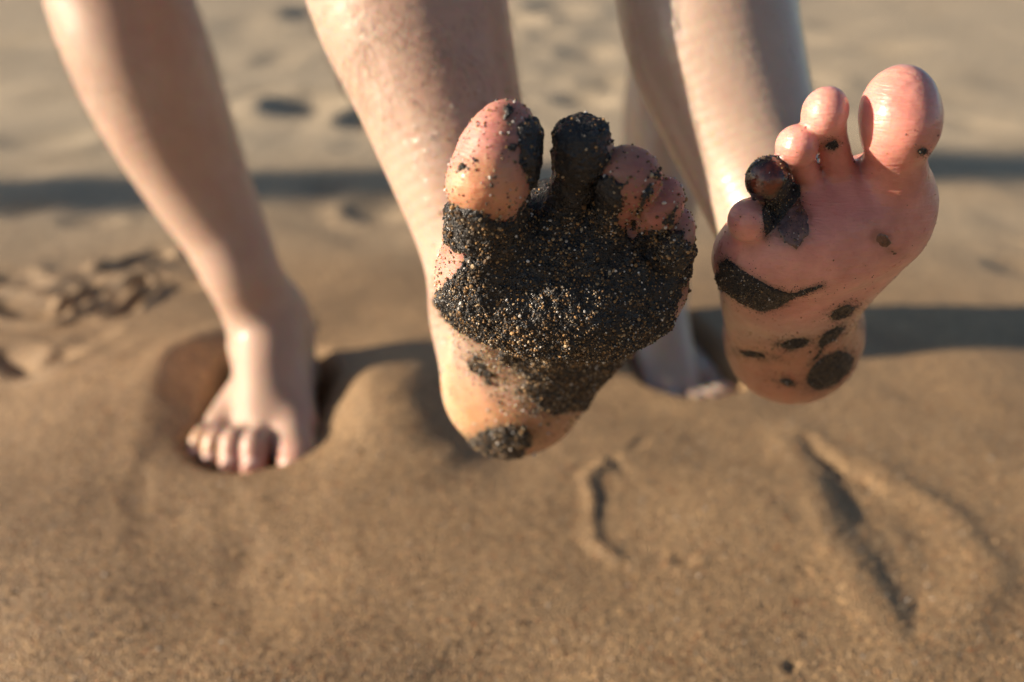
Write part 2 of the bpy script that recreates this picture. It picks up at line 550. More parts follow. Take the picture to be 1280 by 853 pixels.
    z[m] += -0.0034 * sstep(0.004, -0.035, d) * sstep(-0.085, -0.02, d) - 0.0016 * sstep(0.002, -0.018, d) + 0.0018 * np.exp(-((d - 0.012) / 0.012) ** 2)
    return z

def graded(lo, hi, step, end, gr=1.16):
    a = list(np.arange(lo, hi, step))
    s = step; x = a[-1]
    while x < end:
        s = min(s * gr, 40.0); x += s; a.append(x)
    s = step; x = a[0]; b = []
    while x > -end:
        s = min(s * gr, 40.0); x -= s; b.append(x)
    return np.array(b[::-1] + a)
gx = graded(-0.62, 0.72, 0.0030, 600)
gy = graded(0.42, 1.30, 0.0028, 900, 1.045)
gx = gx[(gx > -700) & (gx < 700)]
XX, YY = np.meshgrid(gx, gy, indexing='ij')
P2 = np.column_stack([XX.ravel(), YY.ravel()])
ZZ = sand_height(P2)
ni, nj = len(gx), len(gy)
ii = np.arange(ni * nj).reshape(ni, nj)
Q = np.stack([ii[:-1, :-1], ii[1:, :-1], ii[1:, 1:], ii[:-1, 1:]], -1).reshape(-1, 4)
P3 = np.column_stack([P2, ZZ])
wetness = np.clip(1.0 - sstep(0.85, 1.9, P2[:, 1] + 0.25 * noise(P3 * [1, 1, 0], 3.0, 41)) * 0.9, 0, 1)
sand = mesh_obj("sand_beach", P3, Q, M["sand"], attrs={"wetness": ('FLOAT', wetness)})
tag(sand, "wet brown beach sand with footprints and finger tracks", None, None, "structure")

# ------------------------------------------------------------------ legs and feet
def leg_chain(rows, n=6):                        # rows: (px, py, depth, radius m) or a 4-vector
    return spline([r if isinstance(r, np.ndarray) else S4(C(*r[:3]), r[3]) for r in rows], n)

def standing_foot(heel, toe, z0, medial, s, tilt=0.0, short=1.0):
    """implicit planted foot; medial = +1 when the big toe lies to the right of the heel-toe line in the picture"""
    e1 = np.append((toe - heel) / np.linalg.norm(toe - heel), tilt); e1 = e1 / np.linalg.norm(e1)
    e2 = np.cross(e1, np.array([0, 0, 1.0])); e2 = e2 / np.linalg.norm(e2)
    e3 = np.cross(e2, e1)
    if e2[0] * medial < 0: e2 = -e2
    o = np.append(heel, z0)
    def L(a, b, c):
        w = o + s * (a * short * e1 + b * e2 + c * e3)
        return W(*w)
    prim = {
        'heel': S4(L(.032, 0, .033), .034 * s),
        'lat': spline([S4(L(.035, -.006, .028), .028 * s), S4(L(.09, -.022, .024), .023 * s), S4(L(.145, -.034, .019), .0175 * s)], 4),
        'med': spline([S4(L(.035, .004, .032), .030 * s), S4(L(.095, .018, .038), .022 * s), S4(L(.168, .033, .023), .0220 * s)], 4),
        'dors': spline([S4(L(.055, 0, .095), .036 * s), S4(L(.085, .004, .070), .033 * s), S4(L(.125, .006, .046), .028 * s), S4(L(.165, .006, .027), .020 * s)], 5),
        'malm': S4(L(.052, .027, .076), .0125 * s), 'mall': S4(L(.044, -.028, .066), .0125 * s),
    }
    toes = []
    nails = []
    for (a0, b0, a1, b1, r0, r1, up) in ((.176, .032, .228, .0415, .0200, .0180, .004), (.190, .006, .232, .0060, .0122, .0112, .012),
                                         (.186, -.010, .226, -.0135, .0115, .0106, .012), (.178, -.024, .215, -.0310, .0110, .0102, .011),
                                         (.166, -.036, .200, -.0470, .0105, .0098, .008)):
        am, bm = (a0 + a1) / 2, (b0 + b1) / 2
        toes.append(spline([S4(L(a0, b0, .021), r0 * s), S4(L(am, bm, .016 + up), r0 * .95 * s), S4(L(a1 - .012, b1, .013 + up * .3), r1 * 1.02 * s), S4(L(a1 - .004, b1, .011), r1 * .95 * s)], 4))
        nails.append((L(a1 - .0025, b1, .0115 + r1 * .80 + up * .12), r1))
    def f(p):
        d = np.linalg.norm(p - prim['heel'][:3], axis=1) - prim['heel'][3]
        for k in ('lat', 'med', 'dors'):
            d = smin(d, chain(p, prim[k]), .022 * s)
        for k in ('malm', 'mall'):
            d = smin(d, np.linalg.norm(p - prim[k][:3], axis=1) - prim[k][3], .014)
        tt = None
        for c in toes:
            x = chain(p, c)
            tt = x if tt is None else smin(tt, x, .0012)
        return smin(d, tt, .007 * s)
    def frame(a, b, c): return L(a, b, c)
    return f, L, nails, (e1, e2, e3)

def raised_foot(heel, cols, ball, toes, kb=.018):
    def f(p):
        d = np.linalg.norm(p - heel[:3], axis=1) - heel[3]
        for c in cols:
            d = smin(d, chain(p, c), kb)
        for (c, r, a) in ball:
            d = smin(d, ell(p, c, r, a), .012)
        tt = None
        for neck, pads in toes:
            x = chain(p, neck)
            for (c, r, a) in pads:
                x = smin(x, ell(p, c, r, a), .005)
            tt = x if tt is None else smin(tt, x, .0008)
        return smin(d, tt, .0055)
    return f
def E(px, py, d, rx, ry, rz, rot=0):             # ellipsoid: image radii in px, depth radius in metres
    return (C(px, py, d), (R(rx, d), R(ry, d), rz), roll(rot))
def RC(*rows):                                   # chain with radii in px
    return spline([S4(C(x, y, d), R(r, d)) for x, y, d, r in rows], 4)

# ---- first person: left foot held up to the lens, right foot planted
fA = raised_foot(
    S4(C(640, 482, .548), R(75, .548)),
    [RC((640, 478, .548, 74), (628, 425, .515, 62), (614, 350, .435, 62)),                 # inner edge
     RC((648, 482, .545, 68), (730, 412, .490, 58), (795, 350, .435, 58)),                 # outer edge
     RC((646, 470, .545, 70), (680, 420, .495, 66), (705, 345, .432, 70)),                 # middle
     RC((628, 400, .575, 84), (660, 330, .520, 76), (700, 300, .450, 72), (705, 300, .425, 60))],   # instep
    [E(700, 366, .417, 146, 82, .027, 4), E(612, 338, .412, 60, 62, .020), E(668, 300, .408, 48, 50, .019),
     E(722, 300, .408, 46, 50, .019), E(772, 318, .413, 44, 48, .018), E(812, 345, .419, 42, 48, .018)],
    [(RC((612, 330, .408, 58), (608, 272, .385, 48), (612, 240, .372, 48)), [E(620, 200, .362, 51, 77, .0160, 19), E(603, 232, .362, 45, 42, .0155)]),
     (RC((684, 312, .408, 36), (706, 258, .392, 25), (721, 222, .380, 25)), [E(729, 186, .368, 37, 40, .0125, 10)]),
     (RC((728, 315, .410, 38), (760, 268, .392, 29), (778, 242, .380, 27)), [E(787, 222, .369, 42, 39, .0120, 35)]),
     (RC((772, 325, .415, 36), (800, 285, .398, 26), (815, 266, .390, 24)), [E(825, 255, .381, 30, 36, .0105, 25)]),
     (RC((812, 345, .420, 34), (830, 318, .405, 25), (838, 308, .398, 23)), [E(845, 296, .391, 23, 38, .0100, 8)])])
A_rknee = W(-.115, .745, .485)
legA_r = leg_chain([(640, 470, .560, .030), (624, 395, .565, .0342), (600, 290, .567, .0365), (570, 190, .568, .0418), (541, 95, .569, .0481), (510, -5, .571, .0560),
                    (480, -110, .577, .058), S4(A_rknee * .75 + C(480, -110, .577) * .25, .056), S4(A_rknee, .058)])
A_sknee = W(-.385, .800, .470)
fAs, LAs, nailsA, frA = standing_foot(A_HEEL, A_TOE, A_Z, +1, 1.0, .11, .87)
legA_s = leg_chain([S4(LAs(.048, 0, .06), .035), S4(LAs(.050, -.004, .098), .0345), (308, 352, .915, .0345), (279, 288, .912, .0395), (240, 215, .900, .0480),
                    (200, 130, .880, .0570), (172, 60, .866, .0605), (150, 0, .860, .0605), (132, -60, .852, .058), S4(A_sknee, .058)])
A_hip = [W(-.155, 1.06, .80), W(-.345, 1.06, .80)]

def thigh(a, b, r0, r1):
    return spline([S4(a, r0), S4(a * .5 + b * .5, (r0 + r1) * .52), S4(b, r1)], 5)
def upper_body(hips, knees, chest, neck, head, s, arms):
    """pelvis, thighs, torso, arms and head, out of frame above"""
    mid = (hips[0] + hips[1]) / 2
    th = [thigh(k, h, .058 * s, .083 * s) for k, h in zip(knees, hips)]
    tor = spline([S4(mid, .125 * s), S4(mid * .6 + chest * .4, .118 * s), S4(chest, .135 * s), S4(chest * .45 + neck * .55, .095 * s)], 5)
    nk = spline([S4(chest * .45 + neck * .55, .065 * s), S4(neck, .055 * s), S4(neck * .4 + head * .6, .055 * s)], 4)
    ar = [spline([S4(a[0], .056 * s), S4(a[1], .043 * s), S4(a[2], .030 * s), S4(a[2] * 1.22 - a[1] * .22, .030 * s), S4(a[2] * 1.38 - a[1] * .38, .016 * s)], 5) for a in arms]
    up = np.array([0, cP, -sP]) ; fw = np.array([0, -sP, -cP])     # world up and towards the camera, in cam space
    def legs(p):
        d = np.minimum(chain(p, th[0]), chain(p, th[1]))
        return d
    def pelvis(p):
        d = ell(p, mid, (.165 * s, .125 * s, .125 * s))
        return smin(smin(d, chain(p, th[0]), .06), chain(p, th[1]), .06)
    def torso(p):
        sh = seg(p, arms[0][0], arms[1][0], .06 * s, .06 * s)
        return smin(smin(chain(p, tor), sh, .08), ell(p, chest, (.17 * s, .15 * s, .12 * s)), .05)
    def armf(p):
        return np.minimum(chain(p, ar[0]), chain(p, ar[1]))
    def headf(p):
        d = ell(p, head, (.075 * s, .112 * s, .095 * s))
        d = smin(d, ell(p, head + fw * .035 * s - up * .055 * s, (.052 * s, .055 * s, .055 * s)), .04)
        d = smin(d, seg(p, head + fw * .090 * s + up * .01 * s, head + fw * .112 * s - up * .022 * s, .009 * s, .013 * s), .012)
        for sd in (-1, 1):
            d = smin(d, ell(p, head + np.array([sd * .078 * s, 0, 0]) - up * .005, (.010, .030 * s, .018 * s)), .006)
            eye = np.array([sd * .031 * s, 0, 0])
            d = np.maximum(d, -(np.linalg.norm(p - (head + eye + fw * .108 * s + up * .008 * s), axis=1) - .017 * s))
            d = smin(d, np.linalg.norm(p - (head + eye + fw * .083 * s + up * .006 * s), axis=1) - .013 * s, .003)
        d = smin(d, ell(p, head + fw * .082 * s - up * .052 * s, (.026 * s, .010 * s, .012 * s)), .006)
        return smin(d, chain(p, nk), .03)
    def hairf(p, long):
        d = ell(p, head + up * .014 * s - fw * .014 * s, (.084 * s, .116 * s, .100 * s)) - .003 + .004 * noise(p, 60, 3)
        if long:
            d = smin(d, seg(p, head - fw * .05, head - fw * .075 - up * .22, .075, .045), .04)
        cut = (p - head) @ fw - .052 * s + .35 * np.maximum(-((p - head) @ up) + .02, 0) * 2.2
        return np.maximum(d, np.where(((p - head) @ up) < .065 * s, cut, -1))
    return dict(legs=legs, pelvis=pelvis, torso=torso, arms=armf, head=headf, hair=hairf, mid=mid, chest=chest, hips=hips, knees=knees)

YCUT = 0.31
def build_person(legs_fine, up, cut_dirs):
    pass

def grow(pts, pad):
    pts = np.array(pts)
    return pts.min(0) - pad, pts.max(0) + pad

# ---- second person: right foot held up, left foot planted
fB = raised_foot(
    S4(C(990, 424, .512), R(66, .512)),
    [RC((984, 424, .512, 62), (962, 375, .468, 57), (945, 322, .418, 47)),                 # outer edge
     RC((996, 424, .515, 62), (1014, 370, .474, 58), (1092, 285, .420, 62)),              # inner edge, arch set back
     RC((990, 424, .510, 64), (990, 365, .462, 66), (1020, 300, .418, 72)),
     RC((985, 345, .540, 68), (1000, 300, .490, 66), (1050, 255, .440, 56))],
    [E(1026, 288, .408, 112, 62, .021, -16), E(1108, 252, .408, 56, 62, .019), E(1055, 256, .408, 48, 46, .0165),
     E(1008, 276, .410, 44, 44, .0155), E(968, 302, .414, 40, 40, .015), E(936, 326, .418, 34, 38, .015)],
    [(RC((1112, 245, .405, 50), (1118, 205, .388, 39), (1121, 180, .380, 38)), [E(1124, 142, .374, 48.5, 60, .0155, 4), E(1130, 160, .374, 40, 42, .0150)]),
     (RC((1056, 250, .405, 30), (1047, 205, .390, 20.5), (1038, 165, .380, 20)), [E(1031, 141, .373, 28.5, 33, .0100, 14)]),
     (RC((1010, 265, .408, 28), (1010, 225, .394, 18), (1000, 200, .386, 18)), [E(996, 184, .378, 26.5, 28, .0095)]),
     (RC((972, 290, .412, 26), (970, 255, .398, 20), (962, 235, .390, 19)), [E(960, 224, .382, 27.5, 28.5, .0095)]),
     (RC((938, 318, .416, 28), (938, 295, .404, 22), (936, 282, .398, 20)), [E(935, 275, .390, 25, 27, .0095)])], .016)
B_rknee = W(.110, .725, .475)
legB_r = leg_chain([(994, 400, .520, .029), (988, 350, .540, .0300), (974, 290, .558, .0335), (948, 215, .572, .0385), (917, 130, .580, .0450), (890, 45, .585, .0510), (878, -40, .590, .0530),
                    (872, -120, .595, .051), S4(B_rknee, .050)])
B_sknee = W(.150, .975, .460)
fBs, LBs, nailsB, frB = standing_foot(B_HEEL, B_TOE, B_Z, -1, .90)
legB_s = leg_chain([S4(LBs(.045, 0, .06), .031), S4(LBs(.045, 0, .11), .0300), (826, 285, 1.00, .0330), (829, 210, .990, .0390), (834, 150, .985, .0440), (845, 90, .980, .0475), (858, 20, .975, .0500),
                    (868, -40, .972, .049), S4(B_sknee, .050)])
B_hip = [W(.045, 1.00, .80), W(.205, 1.02, .86)]

upA = upper_body(A_hip, [A_rknee, A_sknee], W(-.27, .98, 1.20), W(-.27, .96, 1.43), W(-.27, .93, 1.57), 1.0,
                 [[W(-.09, .98, 1.33), W(-.02, 1.06, 1.06), W(-.06, .90, .86)], [W(-.46, .98, 1.33), W(-.55, 1.05, 1.06), W(-.47, .86, .88)]])
upB = upper_body(B_hip, [B_rknee, B_sknee], W(.17, .97, 1.22), W(.17, .95, 1.42), W(.17, .92, 1.55), .90,
                 [[W(.04, .97, 1.33), W(.06, 1.10, 1.10), W(.10, .93, .93)], [W(.32, .97, 1.33), W(.41, 1.05, 1.08), W(.35, .90, .90)]])

def leg_surface(f, chain_, extra, h):
    pts = [c[:3] for c in chain_] + extra
    lo, hi = grow(pts, .075)
    hi[1] = YCUT
    k = 5 * h
    n = np.ceil((hi - lo) / k); lo = hi - n * k            # grid ends exactly at the cut
    return surface(f, lo, hi, h)

def full(foot, leg, other=None):
    def f(p):
        return smin(foot(p), chain(p, leg), .016)
    return f
fullA_r, fullA_s = full(fA, legA_r[:46]), full(fAs, legA_s[:52])
fullB_r, fullB_s = full(fB, legB_r[:47]), full(fBs, legB_s[:48])

def lumps(f, amp, sc_, seed):
    def g(p):
        return f(p) + amp * noise(p, sc_, seed)
    return g

def clip_knee(st):
    return st
def person_upper(up, legs_):
    def f(p):
        d = np.minimum(chain(p, legs_[0]), chain(p, legs_[1]))
        d = smin(d, up['pelvis'](p), .02)
        d = smin(d, up['torso'](p), .04)
        d = smin(d, up['arms'](p), .02)
        return smin(d, up['head'](p), .02)
    return f

# outlines (photo pixels) of what clings to the soles, and of painted toe-crease shade
def px_ellipse(px, py, cx, cy, rx, ry, rot):
    t = math.radians(rot); c, s = math.cos(t), math.sin(t)
    u = (px - cx) * c + (py - cy) * s; v = -(px - cx) * s + (py - cy) * c
    return (np.hypot(u / rx, v / ry) - 1) * min(rx, ry)
def mask_px(p, polys, ells, seed, wob):
    px, py = to_px(p)
    s = np.full(len(p), 1e9)
    for g in polys: s = np.minimum(s, in_poly(px, py, g))
    for e in ells: s = np.minimum(s, px_ellipse(px, py, *e))
    s = np.where((py < 340) & (p[:, 2] > .47), 1e3, s)           # the shin behind the toes stays clean
    return s + wob * noise(p, 260, seed) + wob * .8 * noise(p, 800, seed + 1)
def vert_normals(v, q):
    n = np.cross(v[q[:, 2]] - v[q[:, 0]], v[q[:, 3]] - v[q[:, 1]])
    out = np.zeros_like(v)
    for i in range(4): np.add.at(out, q[:, i], n)
    return out / (np.linalg.norm(out, axis=1)[:, None] + 1e-15)
COAT_A = [[(559, 253), (579, 259), (609, 268), (633, 278), (648, 268), (664, 240), (648, 198), (648, 153), (674, 143), (690, 185), (698, 150), (728, 138), (756, 152), (766, 198), (742, 226),
           (758, 217), (781, 231), (778, 260), (769, 275), (790, 300), (812, 290), (847, 287), (868, 308), (864, 340), (852, 360), (840, 407), (790, 465), (738, 510), (686, 520), (648, 487), (660, 474),
           (639, 461), (618, 449), (624, 434), (594, 425), (559, 401), (544, 380), (553, 355), (578, 335), (584, 318), (557, 308)],
          [(585, 550), (605, 538), (624, 532), (655, 532), (668, 545), (650, 575), (610, 575), (588, 564)],
          [(584, 449), (594, 446), (621, 470), (612, 478), (591, 464)]]
ELL_A = [(635, 138, 5, 11, 10), (634, 155, 4, 6, 0), (582, 210, 7, 6, -20), (594, 200, 5, 5, 0), (640, 186, 7, 7, 0), (690, 505, 26, 6, -20), (808, 243, 3.5, 24, 22), (838, 274, 3, 18, 30), (683, 262, 10, 14, 0)]  # thin slivers between the small toes paint the shade of their creases
COAT_B = [[(897, 331), (908, 322), (930, 339), (967, 359), (987, 366), (1032, 354), (1029, 360), (995, 373), (972, 387), (950, 391), (922, 378), (901, 362)],
          [(966, 246), (985, 222), (1001, 232), (1001, 246), (985, 268), (972, 284), (957, 298), (950, 262)]]
ELL_B = [(1054, 390, 18, 8, -25), (1038, 421, 22, 8, -38), (994, 430, 22, 7, -8), (942, 443, 22, 4.5, 8), (1037, 463, 34, 19, -36), (984, 478, 12, 5, 12), (1022, 445, 12, 3, -50),
         (1153, 189, 7, 5, 0), (1040, 182, 9, 6, -10), (903, 352, 12, 12, 0)]
TAR_B = [[(967, 282), (984, 262), (1000, 246), (1013, 270), (1013, 294), (996, 311), (980, 306)]]
ELL_T = [(960, 224, 31, 32, 0), (1103, 300, 13, 8, 42), (1115, 315, 7, 3, 20)]

LEG_TINT_A, LEG_TINT_B = np.array([.50, .355, .282]), np.array([.53, .405, .325])
PINK_A, PINK_B = np.array([.60, .285, .245]), np.array([.72, .355, .305])
HEEL_A, HEEL_SHADE_B = np.array([.64, .35, .17]), np.array([.48, .235, .155])  # second person's heel darkened: shade of the other foot put into its tint

def tint(V, leg_col, spots, stains=()):
    """base skin colour by place on the body: soles and toes are redder than the legs, some darkened as painted shade"""
    c = np.tile(leg_col, (len(V), 1))
    for ctr, r, cc in spots:
        w = sstep(1.0, .45, np.linalg.norm((V - ctr) / r, axis=1))[:, None]
        c = c * (1 - w) + cc * w
    for polys, ells, reach, colr, amt in stains:
        s_ = mask_px(V, polys, ells, 900, 3.0)
        w = (amt * np.exp(-np.maximum(s_, 0) / reach) * (V[:, 2] < .575) * (.55 + .45 * noise(V, 220, 31)))[:, None]
        c = c * (1 - w) + colr * w
    n = fbm(V, 45, 5)[:, None]
    c = c * (1 + .05 * n * np.array([.6, 1.2, 1.2]))
    return np.column_stack([np.clip(c, 0, 1), np.ones(len(V))])

def sole_of(V, spots):
    w = np.zeros(len(V))
    for ctr, r, cc in spots[:5]:
        w = np.maximum(w, sstep(1.15, .6, np.linalg.norm((V - ctr) / r, axis=1)))
    return w
def make_person(label, skin, fines, upper, tints, leg_col, stains, wrinkle, cloth_top, cloth_low, hair_col, long_hair, up):
    root = bpy.data.objects.new("person", None)
    col.objects.link(root)
    tag(root, label, "person")
    parts = []
    for f, ch, extra, h in fines:
        v, q = leg_surface(f, ch, extra, h)
        if not len(parts):                                   # the lifted foot: pruned, uneven skin on toes and sole
            n = vert_normals(v, q)
            w = sstep(.55, .45, v[:, 2]) * wrinkle
            v = v + n * (w * (.9 * noise(v, 150, 61) + .6 * noise(v * [.6, 1.6, 1], 300, 62)))[:, None]
        parts.append((v, q))
    lo = np.array([-.75, YCUT - .0145, .12]); hi = np.array([.75, 1.72, 1.9])
    h = .012
    parts.append(surface(upper, lo, hi, h))
    V, Qf = join_parts(parts)
    o = mesh_obj("body", to_world(V), Qf, skin, root, attrs={"skin_tint": ('FLOAT_COLOR', tint(V, leg_col, tints, stains)), "sole": ('FLOAT', sole_of(V, tints))})
    return root, parts, V

fw_cam = np.array([0, 0, -1.0])
legsA = [(fullA_r, legA_r[:40], [C(560, 110, .34), C(880, 580, .40), C(560, 580, .60)], .00125), (fullA_s, legA_s[:52], [LAs(.25, .05, 0), LAs(.25, -.06, 0), LAs(-.01, 0, 0)], .0022)]
legsB = [(fullB_r, legB_r[:40], [C(900, 65, .36), C(1190, 520, .36), C(900, 520, .56)], .00125), (fullB_s, legB_s[:46], [LBs(.25, .05, 0), LBs(.25, -.06, 0), LBs(-.01, 0, 0)], .0026)]
tintsA = [(C(700, 330, .41), np.array([.075, .055, .06]), PINK_A), (C(620, 205, .36), np.array([.038, .042, .05]), PINK_A),
          (C(800, 245, .38), np.array([.030, .036, .04]), np.array([.44, .205, .18])), (C(640, 490, .54), np.array([.05, .05, .05]), HEEL_A),  # small toes tinted darker: shade beside the second toe painted into the skin
          (C(606, 240, .350), np.array([.020, .016, .03]), np.array([.68, .36, .22]))]
for a, b, c in ((.225, .03, .01), (.225, .005, .01), (.215, -.013, .01), (.205, -.03, .01), (.19, -.045, .01)):
    tintsA.append((LAs(a, b, c), np.array([.03, .03, .03]), np.array([.54, .30, .24]) if b > -.02 else np.array([.46, .29, .17])))
tintsB = [(C(1040, 290, .41), np.array([.085, .065, .07]), PINK_B), (C(1120, 150, .375), np.array([.04, .05, .06]), PINK_B),
          (C(970, 230, .39), np.array([.05, .05, .05]), PINK_B), (C(1030, 150, .375), np.array([.03, .04, .05]), PINK_B),
          (C(993, 430, .49), np.array([.06, .06, .06]), HEEL_SHADE_B)]

personA, partsA, VA = make_person("person with hairy legs lifting one sole caked thick with black sand", M["skin_a"], legsA, person_upper(upA, (legA_r, legA_s)), tintsA, LEG_TINT_A, [(COAT_A, ELL_A, 8.0, np.array([.20, .11, .055]), .75), ([[(596, 432), (650, 455), (715, 500), (700, 525), (650, 556), (625, 520), (605, 480)]], [], 5.0, np.array([.30, .16, .075]), .5)], .00035, None, None, None, False, upA)
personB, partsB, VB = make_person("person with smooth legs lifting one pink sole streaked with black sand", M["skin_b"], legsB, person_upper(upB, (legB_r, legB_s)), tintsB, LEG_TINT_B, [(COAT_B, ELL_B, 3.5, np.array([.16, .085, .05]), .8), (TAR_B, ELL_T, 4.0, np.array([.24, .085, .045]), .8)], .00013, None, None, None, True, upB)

def garment(name, f, lo, hi, mat, parent, h=.012):
    v, q = surface(f, lo, hi, h)
    return mesh_obj(name, to_world(v), q, mat, parent)
def shorts(up, off, frac):
    hips, knees = up['hips'], up['knees']
    def f(p):
        d = up['pelvis'](p) - off - .004 * noise(p, 22, 4)
        u0, u1 = knees[0] - hips[0], knees[1] - hips[1]
        t0 = ((p - hips[0]) @ u0) / (u0 @ u0); t1 = ((p - hips[1]) @ u1) / (u1 @ u1)
        near0 = np.linalg.norm(p - hips[0] - t0[:, None] * u0, axis=1) < np.linalg.norm(p - hips[1] - t1[:, None] * u1, axis=1)
        t = np.where(near0, t0, t1)
        d = np.maximum(d, (t - frac) * .4)
        top = (p - up['mid']) @ (up['chest'] - up['mid']) / np.linalg.norm(up['chest'] - up['mid'])
        return np.maximum(d, top - .13)
    return f
def shirt(up, off):
    def f(p):
        d = smin(up['torso'](p), up['arms'](p), .03) - off - .004 * noise(p, 20, 6)
        ax = (up['chest'] - up['mid']); L_ = np.linalg.norm(ax); ax = ax / L_
        s_ = (p - up['mid']) @ ax
        d = np.maximum(d, .06 - s_)
        d = np.maximum(d, s_ - L_ - .19)
        ctr = up['chest'] + ax * .02
        return np.maximum(d, np.abs(p[:, 0] - ctr[0]) - .215)
    return f
loU, hiU = np.array([-.75, .2, .12]), np.array([.75, 1.72, 1.9])
garment("shorts", shorts(upA, .014, .62), loU, hiU, M["navy"], personA)
garment("shirt", shirt(upA, .012), loU, hiU, M["grey"], personA)
garment("hair", lambda p: upA['hair'](p, False), loU, hiU, M["hair"], personA)
garment("shorts", shorts(upB, .010, .45), loU, hiU, M["olive"], personB)
garment("shirt", shirt(upB, .010), loU, hiU, M["white"], personB)
garment("hair", lambda p: upB['hair'](p, True), loU, hiU, M["hair"], personB)

# ------------------------------------------------------------------ what sticks to the skin
def split_quads(v, q):
    e = np.stack([np.sort(q[:, [i, (i + 1) % 4]], 1) for i in range(4)], 1).reshape(-1, 2)
    u, inv = np.unique(e, axis=0, return_inverse=True)
    inv = inv.reshape(-1, 4) + len(v)
    ctr = np.arange(len(q)) + len(v) + len(u)
    nv = np.vstack([v, (v[u[:, 0]] + v[u[:, 1]]) / 2, v[q].mean(1)])
    nq = np.vstack([np.stack([q[:, i], inv[:, i], ctr, inv[:, (i + 3) % 4]], 1) for i in range(4)])
    return nv, nq
def crust(name, part, polys, ells, thick, seed, edge, wob, lump, mat, parent, label):
    """a layer stuck to the skin: lifted off it inside the outlines, diving under it at their rim"""
    v, q = part
    n = vert_normals(v, q)
    s = mask_px(v, polys, ells, seed, 0)
    ok = (s < 12) & (n[:, 2] < .25) & (v[:, 2] < .575)
    q = q[ok[q].all(1)]
    used = np.unique(q); re = -np.ones(len(v), int); re[used] = np.arange(len(used))
    v, q = v[used].astype(float), re[q]
    v, q = split_quads(v, q)
    v, q = split_quads(v, q)
    n = vert_normals(v, q)
    s = mask_px(v, polys, ells, seed, wob)
    m = sstep(edge, -edge * 2.2, s)
    off = thick * m + m * lump * (noise(v, 170, seed + 3) + .6 * noise(v, 420, seed + 4) + .35 * noise(v, 1100, seed + 5)) - (1 - m) * .0007
    keep = off > -.0003
    v = v + n * off[:, None]
    q = q[keep[q].all(1)]
    used = np.unique(q); re = -np.ones(len(v), int); re[used] = np.arange(len(used))
    v, q = v[used], re[q]
    o = mesh_obj(name, to_world(v), q, mat, parent)
    o["kind"] = "stuff"; o["label"] = label
    return o, v, q

ICO_V = []
g_ = (1 + 5 ** .5) / 2
for a, b in ((-1, g_), (1, g_), (-1, -g_), (1, -g_)):
    ICO_V.append((a, b, 0))
for a, b in ((-1, g_), (1, g_), (-1, -g_), (1, -g_)):
    ICO_V.append((0, a, b))
for a, b in ((g_, -1), (g_, 1), (-g_, -1), (-g_, 1)):
    ICO_V.append((a, 0, b))
ICO_V = np.array(ICO_V) / math.sqrt(1 + g_ * g_)
ICO_F = np.array([(0, 11, 5), (0, 5, 1), (0, 1, 7), (0, 7, 10), (0, 10, 11), (1, 5, 9), (5, 11, 4), (11, 10, 2), (10, 7, 6), (7, 1, 8),
                  (3, 9, 4), (3, 4, 2), (3, 2, 6), (3, 6, 8), (3, 8, 9), (4, 9, 5), (2, 4, 11), (6, 2, 10), (8, 6, 7), (9, 8, 1)])
GRAIN_COLS = np.array([(.022, .023, .026), (.042, .040, .038), (.075, .058, .042), (.13, .075, .035), (.34, .20, .085), (.42, .32, .20), (.55, .52, .48), (.75, .73, .70)])
def scatter_pts(v, q, n, wfun=None):
    a, b, c, d = (v[q[:, i]] for i in range(4))
    nr = np.cross(c - a, d - b); ar = np.linalg.norm(nr, axis=1) + 1e-15
    nr = nr / ar[:, None]
    w = ar.copy()
    if wfun is not None: w = w * wfun((a + b + c + d) / 4, nr)
    w = w / w.sum()
    k = rng.choice(len(q), n, p=w)
    s, t = rng.random(n)[:, None], rng.random(n)[:, None]
    p = a[k] * (1 - s) * (1 - t) + b[k] * s * (1 - t) + c[k] * s * t + d[k] * (1 - s) * t
    return p, nr[k]
def rand_rot(n):
    q = rng.normal(size=(n, 4)); q /= np.linalg.norm(q, axis=1)[:, None]
    w, x, y, z = q.T
    return np.stack([np.stack([1 - 2 * (y * y + z * z), 2 * (x * y - z * w), 2 * (x * z + y * w)], -1),
                     np.stack([2 * (x * y + z * w), 1 - 2 * (x * x + z * z), 2 * (y * z - x * w)], -1),
                     np.stack([2 * (x * z - y * w), 2 * (y * z + x * w), 1 - 2 * (x * x + y * y)], -1)], 1)
def grains(name, p_world, rad, probs, parent, mat=None, label=None):
    n = len(p_world)
    sc3 = rad[:, None] * rng.uniform(.65, 1.25, (n, 3))
    v = ICO_V[None] * sc3[:, None, :] * rng.uniform(.8, 1.15, (n, 12, 1))
    v = np.einsum('nij,nkj->nki', rand_rot(n), v) + p_world[:, None, :]
    f = ICO_F[None] + (np.arange(n) * 12)[:, None, None]
    k = rng.choice(len(GRAIN_COLS), n, p=np.array(probs) / sum(probs))
    cc = GRAIN_COLS[k] * rng.uniform(.7, 1.3, (n, 1))
    cc = np.column_stack([np.clip(cc, 0, 1), np.ones(n)])
    o = mesh_obj(name, v.reshape(-1, 3), f.reshape(-1, 3), mat or M["grain"], parent, smooth=False, attrs={"grain_tint": ('FLOAT_COLOR', np.repeat(cc, 12, 0))})
    o["kind"] = "stuff"
    if label: o["label"] = label
    return o

